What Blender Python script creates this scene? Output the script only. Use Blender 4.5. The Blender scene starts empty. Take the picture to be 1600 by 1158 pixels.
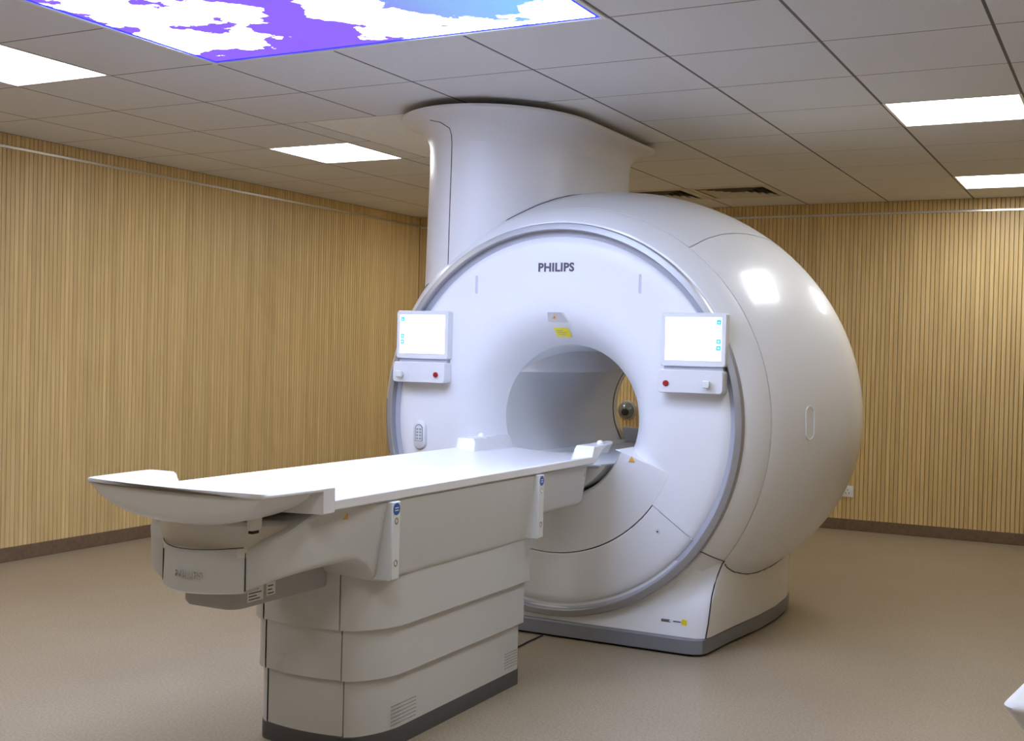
import bpy, math, random
import numpy as np
from mathutils import Matrix, Vector
random.seed(7)
sc = bpy.context.scene
COL = sc.collection
PI = math.pi

# ------------------------------------------------------------------ camera
T = 0.6                                   # ceiling tile module (m)
CE = 4.1362 * T                           # ceiling height
CAM = Vector((2.7987 * T, -7.4630 * T, 2.1701 * T))
F_PX, PITCH, ROLL, YAW = 1862.75, -0.0168, 0.0240, -0.4824
fw = Vector((math.sin(YAW) * math.cos(PITCH), math.cos(YAW) * math.cos(PITCH), math.sin(PITCH)))
rt = fw.cross(Vector((0, 0, 1))).normalized()
up = rt.cross(fw)
rt, up = math.cos(ROLL) * rt + math.sin(ROLL) * up, -math.sin(ROLL) * rt + math.cos(ROLL) * up
cd = bpy.data.cameras.new('camera')
cd.sensor_width = 36.0
cd.lens = 36.0 * F_PX / 1600.0
cd.clip_start = 0.05
cam = bpy.data.objects.new('camera', cd)
COL.objects.link(cam)
m3 = Matrix((rt, up, -fw)).transposed()
cam.matrix_world = Matrix.Translation(CAM) @ m3.to_4x4()
sc.camera = cam

# ------------------------------------------------------------------ world, exposure
w = bpy.data.worlds.new('world')
sc.world = w
w.use_nodes = True
w.node_tree.nodes['Background'].inputs[0].default_value = (0.02, 0.02, 0.02, 1)
w.node_tree.nodes['Background'].inputs[1].default_value = 1.0
vs = sc.view_settings
vs.view_transform = 'Standard'
vs.look = 'None'
vs.gamma = 1.0
vs.use_curve_mapping = False
vs.exposure = 0.90
LAMP_POWER = 8.0          # emission of the ceiling light tiles
SKY_POWER = 0.56           # emission of the lit sky picture

# ------------------------------------------------------------------ materials
MATS = {}

def mat(name, col, rough=0.5, metal=0.0, coat=0.0, noise=None, bump=None, emit=None, spec=None, rnd=0.0):
    """Principled material; noise=(scale, amount) varies the colour, bump=(scale, strength)."""
    m = bpy.data.materials.new(name)
    m.use_nodes = True
    nt = m.node_tree
    b = nt.nodes['Principled BSDF']
    b.inputs['Base Color'].default_value = (*col, 1)
    b.inputs['Roughness'].default_value = rough
    b.inputs['Metallic'].default_value = metal
    b.inputs['Coat Weight'].default_value = coat
    b.inputs['Coat Roughness'].default_value = 0.10
    if spec is not None:
        b.inputs['Specular IOR Level'].default_value = spec
    if emit:
        b.inputs['Emission Color'].default_value = (*emit[0], 1)
        b.inputs['Emission Strength'].default_value = emit[1]
    tc = nt.nodes.new('ShaderNodeTexCoord')
    if noise:
        n = nt.nodes.new('ShaderNodeTexNoise')
        n.inputs['Scale'].default_value = noise[0]
        n.inputs['Detail'].default_value = 4
        nt.links.new(tc.outputs['Object'], n.inputs['Vector'])
        r = nt.nodes.new('ShaderNodeValToRGB')
        a = noise[1]
        r.color_ramp.elements[0].position = 0.3
        r.color_ramp.elements[1].position = 0.7
        r.color_ramp.elements[0].color = (*[c * (1 - a) for c in col], 1)
        r.color_ramp.elements[1].color = (*[min(1, c * (1 + a)) for c in col], 1)
        nt.links.new(n.outputs['Fac'], r.inputs['Fac'])
        nt.links.new(r.outputs['Color'], b.inputs['Base Color'])
    if bump:
        n2 = nt.nodes.new('ShaderNodeTexNoise')
        n2.inputs['Scale'].default_value = bump[0]
        nt.links.new(tc.outputs['Object'], n2.inputs['Vector'])
        bp = nt.nodes.new('ShaderNodeBump')
        bp.inputs['Strength'].default_value = bump[1]
        bp.inputs['Distance'].default_value = 0.002
        nt.links.new(n2.outputs['Fac'], bp.inputs['Height'])
        nt.links.new(bp.outputs['Normal'], b.inputs['Normal'])
    MATS[name] = m
    return m

def wood_mat():
    m = bpy.data.materials.new('oak_slat')
    m.use_nodes = True
    nt = m.node_tree
    b = nt.nodes['Principled BSDF']
    b.inputs['Roughness'].default_value = 0.42
    tc = nt.nodes.new('ShaderNodeTexCoord')
    oi = nt.nodes.new('ShaderNodeObjectInfo')
    mp = nt.nodes.new('ShaderNodeMapping')
    mp.inputs['Scale'].default_value = (60, 60, 2.2)
    add = nt.nodes.new('ShaderNodeVectorMath')
    add.operation = 'ADD'
    mul = nt.nodes.new('ShaderNodeVectorMath')
    mul.operation = 'SCALE'
    comb = nt.nodes.new('ShaderNodeCombineXYZ')
    for k in range(3):
        nt.links.new(oi.outputs['Random'], comb.inputs[k])
    nt.links.new(comb.outputs[0], mul.inputs[0])
    mul.inputs['Scale'].default_value = 37.0
    nt.links.new(tc.outputs['Object'], add.inputs[0])
    nt.links.new(mul.outputs[0], add.inputs[1])
    nt.links.new(add.outputs[0], mp.inputs['Vector'])
    n = nt.nodes.new('ShaderNodeTexNoise')
    n.inputs['Scale'].default_value = 1.0
    n.inputs['Detail'].default_value = 5
    nt.links.new(mp.outputs[0], n.inputs['Vector'])
    r = nt.nodes.new('ShaderNodeValToRGB')
    r.color_ramp.elements[0].position = 0.25
    r.color_ramp.elements[0].color = (0.60, 0.415, 0.165, 1)
    r.color_ramp.elements[1].position = 0.75
    r.color_ramp.elements[1].color = (0.79, 0.595, 0.29, 1)
    nt.links.new(n.outputs['Fac'], r.inputs['Fac'])
    hs = nt.nodes.new('ShaderNodeHueSaturation')
    mr = nt.nodes.new('ShaderNodeMapRange')
    mr.inputs['To Min'].default_value = 0.92
    mr.inputs['To Max'].default_value = 1.08
    nt.links.new(oi.outputs['Random'], mr.inputs['Value'])
    nt.links.new(mr.outputs[0], hs.inputs['Value'])
    nt.links.new(r.outputs['Color'], hs.inputs['Color'])
    nt.links.new(hs.outputs['Color'], b.inputs['Base Color'])
    MATS['wood'] = m

def floor_mat():
    m = bpy.data.materials.new('speckled_vinyl')
    m.use_nodes = True
    nt = m.node_tree
    b = nt.nodes['Principled BSDF']
    b.inputs['Roughness'].default_value = 0.38
    tc = nt.nodes.new('ShaderNodeTexCoord')
    n1 = nt.nodes.new('ShaderNodeTexNoise')
    n1.inputs['Scale'].default_value = 1.6
    n1.inputs['Detail'].default_value = 3
    n2 = nt.nodes.new('ShaderNodeTexNoise')
    n2.inputs['Scale'].default_value = 110
    n2.inputs['Detail'].default_value = 2
    v = nt.nodes.new('ShaderNodeTexVoronoi')
    v.inputs['Scale'].default_value = 120
    for q in (n1, n2, v):
        nt.links.new(tc.outputs['Object'], q.inputs['Vector'])
    r1 = nt.nodes.new('ShaderNodeValToRGB')
    r1.color_ramp.elements[0].position = 0.3
    r1.color_ramp.elements[0].color = (0.31, 0.25, 0.168, 1)
    r1.color_ramp.elements[1].position = 0.7
    r1.color_ramp.elements[1].color = (0.345, 0.28, 0.19, 1)
    nt.links.new(n1.outputs['Fac'], r1.inputs['Fac'])
    r2 = nt.nodes.new('ShaderNodeValToRGB')
    r2.color_ramp.elements[0].position = 0.35
    r2.color_ramp.elements[0].color = (0.82, 0.82, 0.82, 1)
    r2.color_ramp.elements[1].position = 0.65
    r2.color_ramp.elements[1].color = (1.14, 1.14, 1.14, 1)
    nt.links.new(n2.outputs['Fac'], r2.inputs['Fac'])
    mx = nt.nodes.new('ShaderNodeMix')
    mx.data_type = 'RGBA'
    mx.blend_type = 'MULTIPLY'
    mx.inputs[0].default_value = 1.0
    nt.links.new(r1.outputs['Color'], mx.inputs[6])
    nt.links.new(r2.outputs['Color'], mx.inputs[7])
    # pale flecks
    r3 = nt.nodes.new('ShaderNodeValToRGB')
    r3.color_ramp.elements[0].position = 0.0
    r3.color_ramp.elements[0].color = (1, 1, 1, 1)
    r3.color_ramp.elements[1].position = 0.16
    r3.color_ramp.elements[1].color = (0, 0, 0, 1)
    nt.links.new(v.outputs['Distance'], r3.inputs['Fac'])
    ml = nt.nodes.new('ShaderNodeMath')
    ml.operation = 'MULTIPLY'
    ml.inputs[1].default_value = 0.28
    nt.links.new(r3.outputs['Color'], ml.inputs[0])
    mx2 = nt.nodes.new('ShaderNodeMix')
    mx2.data_type = 'RGBA'
    nt.links.new(ml.outputs[0], mx2.inputs[0])
    nt.links.new(mx.outputs[2], mx2.inputs[6])
    mx2.inputs[7].default_value = (0.62, 0.54, 0.45, 1)
    nt.links.new(mx2.outputs[2], b.inputs['Base Color'])
    MATS['floor'] = m

def sky_mat():
    m = bpy.data.materials.new('lit_sky_print')
    m.use_nodes = True
    nt = m.node_tree
    b = nt.nodes['Principled BSDF']
    b.inputs['Base Color'].default_value = (0.02, 0.02, 0.02, 1)
    b.inputs['Roughness'].default_value = 0.4
    tc = nt.nodes.new('ShaderNodeTexCoord')
    sep = nt.nodes.new('ShaderNodeSeparateXYZ')
    nt.links.new(tc.outputs['Object'], sep.inputs[0])
    grad = nt.nodes.new('ShaderNodeValToRGB')
    mr = nt.nodes.new('ShaderNodeMapRange')
    mr.inputs['From Min'].default_value = -0.9
    mr.inputs['From Max'].default_value = 0.9
    nt.links.new(sep.outputs['X'], mr.inputs['Value'])
    nt.links.new(mr.outputs[0], grad.inputs['Fac'])
    cr = grad.color_ramp
    cr.elements[0].position = 0.0
    cr.elements[0].color = (0.24, 0.10, 0.95, 1)
    cr.elements[1].position = 1.0
    cr.elements[1].color = (0.20, 0.62, 0.90, 1)
    e = cr.elements.new(0.50)
    e.color = (0.24, 0.11, 0.92, 1)
    e = cr.elements.new(0.72)
    e.color = (0.22, 0.40, 0.85, 1)
    n = nt.nodes.new('ShaderNodeTexNoise')
    n.inputs['Scale'].default_value = 3.2
    n.inputs['Detail'].default_value = 9
    n.inputs['Roughness'].default_value = 0.58
    mp = nt.nodes.new('ShaderNodeMapping')
    mp.inputs['Location'].default_value = (0.35, 0.55, 0.0)
    nt.links.new(tc.outputs['Object'], mp.inputs['Vector'])
    nt.links.new(mp.outputs[0], n.inputs['Vector'])
    cl = nt.nodes.new('ShaderNodeValToRGB')
    cl.color_ramp.elements[0].position = 0.50
    cl.color_ramp.elements[1].position = 0.56
    best = None
    for bx, by, br in ((-0.66, 0.60, 0.26), (-0.46, 0.26, 0.30), (-0.68, 0.06, 0.25), (0.24, 0.66, 0.30), (0.42, 0.74, 0.16), (0.10, 0.48, 0.22), (0.86, 0.78, 0.20), (0.5, -0.1, 0.4), (-0.3, -0.6, 0.4), (0.55, -0.7, 0.3)):
        ds = nt.nodes.new('ShaderNodeVectorMath')
        ds.operation = 'DISTANCE'
        nt.links.new(tc.outputs['Object'], ds.inputs[0])
        ds.inputs[1].default_value = (bx, by, -0.001)
        rg = nt.nodes.new('ShaderNodeMapRange')
        rg.inputs['From Min'].default_value = 0.0
        rg.inputs['From Max'].default_value = br * 1.6
        rg.inputs['To Min'].default_value = 0.17
        rg.inputs['To Max'].default_value = -0.16
        nt.links.new(ds.outputs['Value'], rg.inputs['Value'])
        if best is None:
            best = rg.outputs[0]
        else:
            mxn = nt.nodes.new('ShaderNodeMath')
            mxn.operation = 'MAXIMUM'
            nt.links.new(best, mxn.inputs[0])
            nt.links.new(rg.outputs[0], mxn.inputs[1])
            best = mxn.outputs[0]
    sm = nt.nodes.new('ShaderNodeMath')
    sm.operation = 'ADD'
    nt.links.new(n.outputs['Fac'], sm.inputs[0])
    nt.links.new(best, sm.inputs[1])
    nt.links.new(sm.outputs[0], cl.inputs['Fac'])
    mx = nt.nodes.new('ShaderNodeMix')
    mx.data_type = 'RGBA'
    nt.links.new(cl.outputs['Color'], mx.inputs[0])
    nt.links.new(grad.outputs['Color'], mx.inputs[6])
    mx.inputs[7].default_value = (13.0, 15.5, 23.0, 1)
    nt.links.new(mx.outputs[2], b.inputs['Emission Color'])
    b.inputs['Emission Strength'].default_value = SKY_POWER
    MATS['sky'] = m

wood_mat()
floor_mat()
sky_mat()
mat('wood_back', (0.055, 0.035, 0.015), 0.8)
mat('wood_plain', (0.62, 0.46, 0.22), 0.5, noise=(3, 0.12))
mat('tile', (0.72, 0.712, 0.705), 0.9, noise=(160, 0.05), bump=(260, 0.35))
mat('tile_board', (0.84, 0.82, 0.78), 0.85, noise=(30, 0.03))
mat('runner', (0.11, 0.11, 0.115), 0.6)
mat('plenum', (0.12, 0.12, 0.12), 0.8)
mat('skirting', (0.17, 0.11, 0.065), 0.55, noise=(40, 0.15))
mat('alu', (0.75, 0.74, 0.72), 0.3, metal=1.0)
mat('lamp', (0.9, 0.9, 0.9), 0.5, emit=((0.98, 0.99, 1.0), LAMP_POWER))
mat('white_frame', (0.8, 0.8, 0.8), 0.4)
mat('blue_edge', (0.03, 0.05, 0.6), 0.4, emit=((0.01, 0.03, 1.0), 0.5))
mat('shell', (0.77, 0.78, 0.79), 0.34, coat=0.45)
mat('face', (0.80, 0.81, 0.83), 0.38)
mat('column', (0.74, 0.73, 0.73), 0.35)
mat('ring', (0.42, 0.42, 0.43), 0.42, metal=0.6)
mat('channel', (0.45, 0.46, 0.52), 0.4)
mat('kick', (0.20, 0.205, 0.225), 0.5)
mat('liner', (0.76, 0.78, 0.79), 0.45)
mat('seam', (0.035, 0.035, 0.035), 0.7)
mat('black', (0.01, 0.01, 0.01), 0.6)
mat('couch', (0.63, 0.64, 0.635), 0.5, bump=(500, 0.08))
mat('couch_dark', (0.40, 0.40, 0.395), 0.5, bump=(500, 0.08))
mat('couch_light', (0.74, 0.73, 0.70), 0.5)
mat('couch_kick', (0.075, 0.075, 0.08), 0.5)
mat('top_white', (0.82, 0.83, 0.84), 0.3, coat=0.3)
mat('rail_white', (0.72, 0.74, 0.74), 0.4)
mat('logo', (0.10, 0.09, 0.11), 0.5)
mat('screen_white', (0.9, 0.9, 0.9), 0.3, emit=((0.97, 0.98, 1.0), 0.75))
mat('icon', (0.05, 0.4, 0.6), 0.4, emit=((0.05, 0.42, 0.60), 0.5))
mat('monitor', (0.74, 0.75, 0.77), 0.35)
mat('red', (0.35, 0.015, 0.02), 0.3)
mat('yellow', (0.86, 0.72, 0.02), 0.5)
mat('orange', (0.75, 0.40, 0.06), 0.5)
mat('blue_dot', (0.03, 0.12, 0.42), 0.4)
mat('keypad', (0.30, 0.35, 0.38), 0.5)
mat('slot_tint', (0.62, 0.63, 0.72), 0.4)
mat('sticker_dark', (0.16, 0.15, 0.24), 0.5)
mat('label_white', (0.80, 0.80, 0.78), 0.5)
mat('vent_dark', (0.06, 0.055, 0.05), 0.7)
mat('vent_frame', (0.62, 0.58, 0.50), 0.6)
mat('sheet', (0.80, 0.81, 0.83), 0.85, bump=(60, 0.4))
mat('chrome', (0.7, 0.7, 0.7), 0.25, metal=1.0)
mat('rubber', (0.03, 0.03, 0.03), 0.7)
mat('dome', (0.16, 0.17, 0.17), 0.18, coat=0.5)

# ------------------------------------------------------------------ mesh helpers
class MB:
    def __init__(self):
        self.v, self.f = [], []

    def add(self, verts, faces):
        o = len(self.v)
        self.v += [tuple(p) for p in verts]
        self.f += [tuple(o + i for i in q) for q in faces]
        return self

    def box(self, x0, x1, y0, y1, z0, z1):
        return self.add([(x0, y0, z0), (x1, y0, z0), (x1, y1, z0), (x0, y1, z0), (x0, y0, z1), (x1, y0, z1), (x1, y1, z1), (x0, y1, z1)],
                        [(3, 2, 1, 0), (4, 5, 6, 7), (0, 1, 5, 4), (1, 2, 6, 5), (2, 3, 7, 6), (3, 0, 4, 7)])

    def loft(self, rings, closed=True, caps=(True, True)):
        """rings: equal-length point lists; quads between neighbours, n-gon caps."""
        n = len(rings[0])
        o = len(self.v)
        for rg in rings:
            self.v += [tuple(p) for p in rg]
        m = n if closed else n - 1
        for k in range(len(rings) - 1):
            for i in range(m):
                j = (i + 1) % n
                self.f.append((o + k * n + i, o + k * n + j, o + (k + 1) * n + j, o + (k + 1) * n + i))
        if caps[0]:
            self.f.append(tuple(o + i for i in range(n))[::-1])
        if caps[1]:
            self.f.append(tuple(o + (len(rings) - 1) * n + i for i in range(n)))
        return self

    def tube(self, pts, r, n=8, closed=False):
        """round tube along a polyline"""
        P = [Vector(p) for p in pts]
        rings = []
        N = len(P)
        for i, p in enumerate(P):
            a = P[(i - 1) % N] if (closed or i > 0) else p
            b = P[(i + 1) % N] if (closed or i < N - 1) else p
            t = (b - a).normalized()
            h = Vector((0, 0, 1)) if abs(t.z) < 0.9 else Vector((1, 0, 0))
            x = t.cross(h).normalized()
            y = t.cross(x)
            rings.append([p + r * (math.cos(2 * PI * k / n) * x + math.sin(2 * PI * k / n) * y) for k in range(n)])
        if closed:
            rings.append(rings[0])
            return self.loft(rings, True, (False, False))
        return self.loft(rings, True, (True, True))

    def build(self, name, m, parent=None, angle=35, bevel=0.0, segs=2, recalc=True):
        me = bpy.data.meshes.new(name)
        off = parent_world(parent)
        me.from_pydata([(x - off[0], y - off[1], z - off[2]) for x, y, z in self.v], [], self.f)
        if recalc:
            import bmesh
            bm = bmesh.new()
            bm.from_mesh(me)
            bmesh.ops.remove_doubles(bm, verts=bm.verts, dist=1e-6)
            bmesh.ops.recalc_face_normals(bm, faces=bm.faces)
            bm.to_mesh(me)
            bm.free()
        me.materials.append(MATS[m])
        me.shade_smooth()
        me.set_sharp_from_angle(angle=math.radians(angle))
        o = bpy.data.objects.new(name, me)
        COL.objects.link(o)
        if parent:
            o.parent = parent
        if bevel:
            md = o.modifiers.new('bevel', 'BEVEL')
            md.width = bevel
            md.segments = segs
            md.limit_method = 'ANGLE'
            md.angle_limit = math.radians(40)
        return o

def parent_world(p):
    v = Vector((0, 0, 0))
    while p:
        v += p.location
        p = p.parent
    return v

def thing(name, label, cat, loc, group=None):
    o = bpy.data.objects.new(name, None)
    o.empty_display_size = 0.1
    COL.objects.link(o)
    o.location = loc
    return tag(o, label, cat, group)

def tag(o, label, cat, group=None):
    o['label'] = label
    o['category'] = cat
    if group:
        o['group'] = group
    return o

def struct(o, label=None):
    o['kind'] = 'structure'
    if label:
        o['label'] = label
        o['category'] = label.split()[-1]
    return o

def rounded_rect(x0, x1, y0, y1, r, n=5):
    out = []
    for cx, cy, a0 in ((x1 - r, y1 - r, 0), (x0 + r, y1 - r, 90), (x0 + r, y0 + r, 180), (x1 - r, y0 + r, 270)):
        for k in range(n + 1):
            a = math.radians(a0 + 90 * k / n)
            out.append((cx + r * math.cos(a), cy + r * math.sin(a)))
    return out

def text_mesh(name, body, size, m, parent, origin, xdir, ydir, depth=0.0008, align='CENTER', bold=0.0, spacing=1.0):
    """flat lettering: origin is the text centre, xdir/ydir the plane of the print"""
    cu = bpy.data.curves.new(name, 'FONT')
    cu.body = body
    cu.size = size
    cu.align_x = align
    cu.align_y = 'CENTER'
    cu.extrude = depth
    cu.offset = bold
    cu.space_character = spacing
    cu.resolution_u = 3
    t = bpy.data.objects.new('tmp_text', cu)
    COL.objects.link(t)
    dg = bpy.context.evaluated_depsgraph_get()
    me = bpy.data.meshes.new_from_object(t.evaluated_get(dg))
    bpy.data.objects.remove(t)
    bpy.data.curves.remove(cu)
    X = Vector(xdir).normalized()
    Y = Vector(ydir).normalized()
    Z = X.cross(Y)
    M = Matrix((X, Y, Z)).transposed().to_4x4()
    off = parent_world(parent)
    me.transform(Matrix.Translation(Vector(origin) - off) @ M)
    me.materials.clear()
    me.materials.append(MATS[m])
    me.name = name
    o = bpy.data.objects.new(name, me)
    COL.objects.link(o)
    o.parent = parent
    return o

# ------------------------------------------------------------------ the room
XL, YB = -6.855 * T, 7.8616 * T           # faces of the left and back slat walls
XR, YF = 3.0, -6.0
SK = 0.085                                # skirting height
struct(MB().box(XL - 0.15, XR + 0.15, YF - 0.15, YB + 0.15, -0.1, 0).build('floor', 'floor'), 'beige speckled vinyl floor')
ceil = struct(MB().box(XL - 0.15, XR + 0.15, YF - 0.15, YB + 0.15, CE + 0.018, CE + 0.12).build('ceiling', 'plenum'), 'suspended tile ceiling')
SD = 0.014                                # slat depth; slat fronts lie on the wall face
wl = struct(MB().box(XL - 0.15, XL - SD, YF, YB + 0.15, 0, CE + 0.018).build('wall_left', 'wood_back'), 'left oak slat wall')
wb = struct(MB().box(XL - SD, XR + 0.15, YB + SD, YB + 0.15, 0, CE + 0.018).build('wall_back', 'wood_back'), 'back oak slat wall')
struct(MB().box(XR, XR + 0.15, YF, YB + SD, 0, CE + 0.018).build('wall_right', 'wood_plain'), 'right wood wall')
struct(MB().box(XL - 0.15, XR + 0.15, YF - 0.15, YF, 0, CE + 0.018).build('wall_front', 'wood_plain'), 'front wood wall')

PITCH_S = 0.0312

def slat_mesh():
    hw, d, b = 0.0139, SD, 0.0020
    prof = [(-hw, 0), (-hw, d - b), (-hw + b, d), (hw - b, d), (hw, d - b), (hw, 0)]
    mb = MB().loft([[(x, y, SK) for x, y in prof], [(x, y, CE) for x, y in prof]])
    o = mb.build('slat', 'wood', None, 20)
    me = o.data
    bpy.data.objects.remove(o)
    return me
slat = slat_mesh()

def slats(parent, n, start, step, rotz):
    for k in range(n):
        o = bpy.data.objects.new('slat', slat)
        COL.objects.link(o)
        o.parent = parent
        o.location = (start[0] + step[0] * k, start[1] + step[1] * k, 0)
        o.rotation_euler = (0, 0, rotz)
slats(wl, 300, (XL - SD, YB - PITCH_S / 2), (0, -PITCH_S), -PI / 2)
rest = MB()
y = YB - PITCH_S / 2 - 300 * PITCH_S
while y > YF + 0.02:
    rest.box(XL - SD, XL, y - 0.0134, y + 0.0134, SK, CE)
    y -= PITCH_S
o = rest.build('slat_run', 'wood', wl)
o['kind'] = 'stuff'
slats(wb, int((XR - XL) / PITCH_S), (XL + PITCH_S / 2, YB + SD), (PITCH_S, 0), PI)

struct(MB().box(XL - SD, XL + 0.004, YF, YB, 0, SK).build('baseboard_left', 'skirting', None, 35, 0.003), 'brown left skirting board')
struct(MB().box(XL, XR, YB - 0.004, YB + SD, 0, SK).build('baseboard_back', 'skirting', None, 35, 0.003), 'brown back skirting board')
struct(MB().box(XL, XL + 0.007, YF, YB, 2.397, 2.413).build('trim_1', 'alu', None, 35, 0.002), 'metal strip along left slat wall')
struct(MB().box(XL + 0.007, XR, YB - 0.007, YB, 2.385, 2.401).build('trim_2', 'alu', None, 35, 0.002), 'metal strip along back slat wall')

# ceiling tiles: whole and cut ones, lamps, vents, sky picture and the plain board round the column take their cells
lamps = [(u, v) for u in (-5, 1) for v in (-6, -2, 2, 6)]
vents = [(-2, 6), (-3, 6)]
sky_cells = {(u, v) for u in (-3, -2, -1) for v in (-4, -3, -2)}
GAPX, GAPY = 0.0060, 0.0045
tile_cache = {}

def tile(u0, u1, v0, v1, name='ceiling_tile', m='tile'):
    key = (round(u1 - u0, 3), round(v1 - v0, 3), m)
    if key not in tile_cache:
        hx, hy = (u1 - u0) * T / 2 - GAPX, (v1 - v0) * T / 2 - GAPY
        b = 0.0008
        rings = [[(sx * (hx - q), sy * (hy - q), z) for sx, sy in ((-1, -1), (1, -1), (1, 1), (-1, 1))]
                 for q, z in ((b, 0), (0, b), (0, 0.018))]
        oo = MB().loft(rings).build(name, m, None, 20)
        tile_cache[key] = oo.data
        bpy.data.objects.remove(oo)
    o = bpy.data.objects.new(name, tile_cache[key])
    COL.objects.link(o)
    o.parent = ceil
    o.location = ((u0 + u1) / 2 * T, (v0 + v1) / 2 * T, CE)
    return o

uL, vB, uR, vF = XL / T, YB / T, XR / T, YF / T
for u in range(math.floor(uL), math.ceil(uR)):
    for v in range(math.floor(vF), math.ceil(vB)):
        if (u, v) in lamps or (u, v) in vents or (u, v) in sky_cells:
            continue
        if -3 <= u < -1 and 1 <= v < 3:
            continue
        a, b_, c, d = max(u, uL), min(u + 1, uR), max(v, vF), min(v + 1, vB)
        if u == -4 and 1 <= v < 3:
            b_ = -3.75
        tile(a, b_, c, d)
tile(-3.75, -1, 1, 3, 'ceiling_board', 'tile_board')
for u in range(math.ceil(uL), math.ceil(uR)):           # grid runners behind the tile joints
    MB().box(u * T - 0.009, u * T + 0.009, YF, YB, CE + 0.0008, CE + 0.019).build('grid_runner', 'runner', ceil)
for v in range(math.ceil(vF), math.ceil(vB)):
    MB().box(XL, XR, v * T - 0.0085, v * T + 0.0085, CE + 0.0009, CE + 0.0185).build('grid_runner', 'runner', ceil)

where = {(-5, -6): 'at the front left of the room', (1, -6): 'at the front of the room',
         (-5, -2): 'between sky picture and left slat wall', (1, -2): 'to the right of the sky picture',
         (-5, 2): 'between left slat wall and scanner column', (1, 2): 'right of the scanner, well before the back wall',
         (-5, 6): 'behind the scanner column', (1, 6): 'close to the back slat wall'}
for u, v in lamps:
    cx, cy = (u + 0.5) * T, (v + 0.5) * T
    t = thing('ceiling_light', 'square white light panel in the ceiling ' + where[(u, v)], 'ceiling light', (cx, cy, CE), 'square ceiling light panels')
    h, k = 0.298, 0.285
    fr = [[(cx + sx * q, cy + sy * q, z) for sx, sy in ((-1, -1), (1, -1), (1, 1), (-1, 1))]
          for q, z in ((k, CE + 0.008), (k, CE), (h, CE), (h, CE + 0.018))]
    MB().loft(fr, True, (False, False)).build('frame', 'white_frame', t)
    MB().box(cx - k, cx + k, cy - k, cy + k, CE + 0.004, CE + 0.012).build('diffuser', 'lamp', t)

for i, (u, v) in enumerate(vents):
    cx, cy = (u + 0.5) * T, (v + 0.5) * T
    t = thing('ceiling_vent', ['square louvred air vent in the ceiling nearer the right lights', 'square louvred air vent in the ceiling beside the scanner column'][i],
              'air vent', (cx, cy, CE), 'ceiling air vents')
    MB().box(cx - 0.27, cx + 0.27, cy - 0.27, cy + 0.27, CE + 0.012, CE + 0.017).build('backing', 'vent_dark', t)
    sq = ((-1, -1), (1, -1), (1, 1), (-1, 1))
    MB().loft([[(cx + sx * q, cy + sy * q, z) for sx, sy in sq] for q, z in ((0.25, CE + 0.016), (0.25, CE - 0.004), (0.297, CE - 0.001), (0.297, CE + 0.016))],
              True, (False, False)).build('frame', 'vent_frame', t)
    for k in range(5):
        q = 0.225 - 0.045 * k
        MB().loft([[(cx + sx * a, cy + sy * a, z) for sx, sy in sq] for a, z in ((q, CE - 0.004), (q - 0.028, CE + 0.012), (q - 0.030, CE + 0.011), (q - 0.002, CE - 0.006))],
                  True, (False, False)).build('louvre', 'vent_frame', t)

sx0, sx1, sy0, sy1 = -3 * T, 0.0, -4 * T, -1 * T
scx, scy = (sx0 + sx1) / 2, (sy0 + sy1) / 2
t = thing('sky_ceiling_panel', 'large backlit ceiling picture of white clouds in a purple blue sky', 'light panel', (scx, scy, CE))
q4 = [(sx0, sy0), (sx1, sy0), (sx1, sy1), (sx0, sy1)]
def inset(d):
    return [(sx0 + d, sy0 + d), (sx1 - d, sy0 + d), (sx1 - d, sy1 - d), (sx0 + d, sy1 - d)]
MB().loft([[(x, y, z) for x, y in inset(d)] for d, z in ((0.022, CE + 0.0005), (0.020, CE - 0.006), (0.003, CE - 0.006), (0.002, CE + 0.018))], True, (False, False)).build('frame', 'white_frame', t)
MB().loft([[(x, y, z) for x, y in inset(d)] for d, z in ((0.036, CE - 0.0025), (0.021, CE - 0.0025), (0.021, CE + 0.0004), (0.036, CE + 0.0004), (0.036, CE - 0.0025))], True, (False, False)).build('blue_border', 'blue_edge', t)
MB().box(sx0 + 0.036, sx1 - 0.036, sy0 + 0.036, sy1 - 0.036, CE - 0.002, CE + 0.0005).build('sky_picture', 'sky', t)

# ------------------------------------------------------------------ MRI scanner
X0, Z0 = -0.677, 0.992
mri = thing('mri_scanner', 'large white round scanner with a bore, twin screens and a column to the ceiling', 'scanner', (X0, 1.2, 0))

def circ(Y, a, b=None, n=128, zmin=None, bl=None, t0=0.0, t1=2 * PI, closed=True):
    b = a if b is None else b
    out = []
    for k in range(n if closed else n + 1):
        th = t0 + (t1 - t0) * k / n
        s = math.sin(th)
        bb = b if s >= 0 or bl is None else bl
        z = Z0 + bb * s
        if zmin is not None:
            z = max(z, zmin)
        out.append((X0 + a * math.cos(th), Y, z))
    return out

FY = 0.43                                  # plane of the front face
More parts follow.
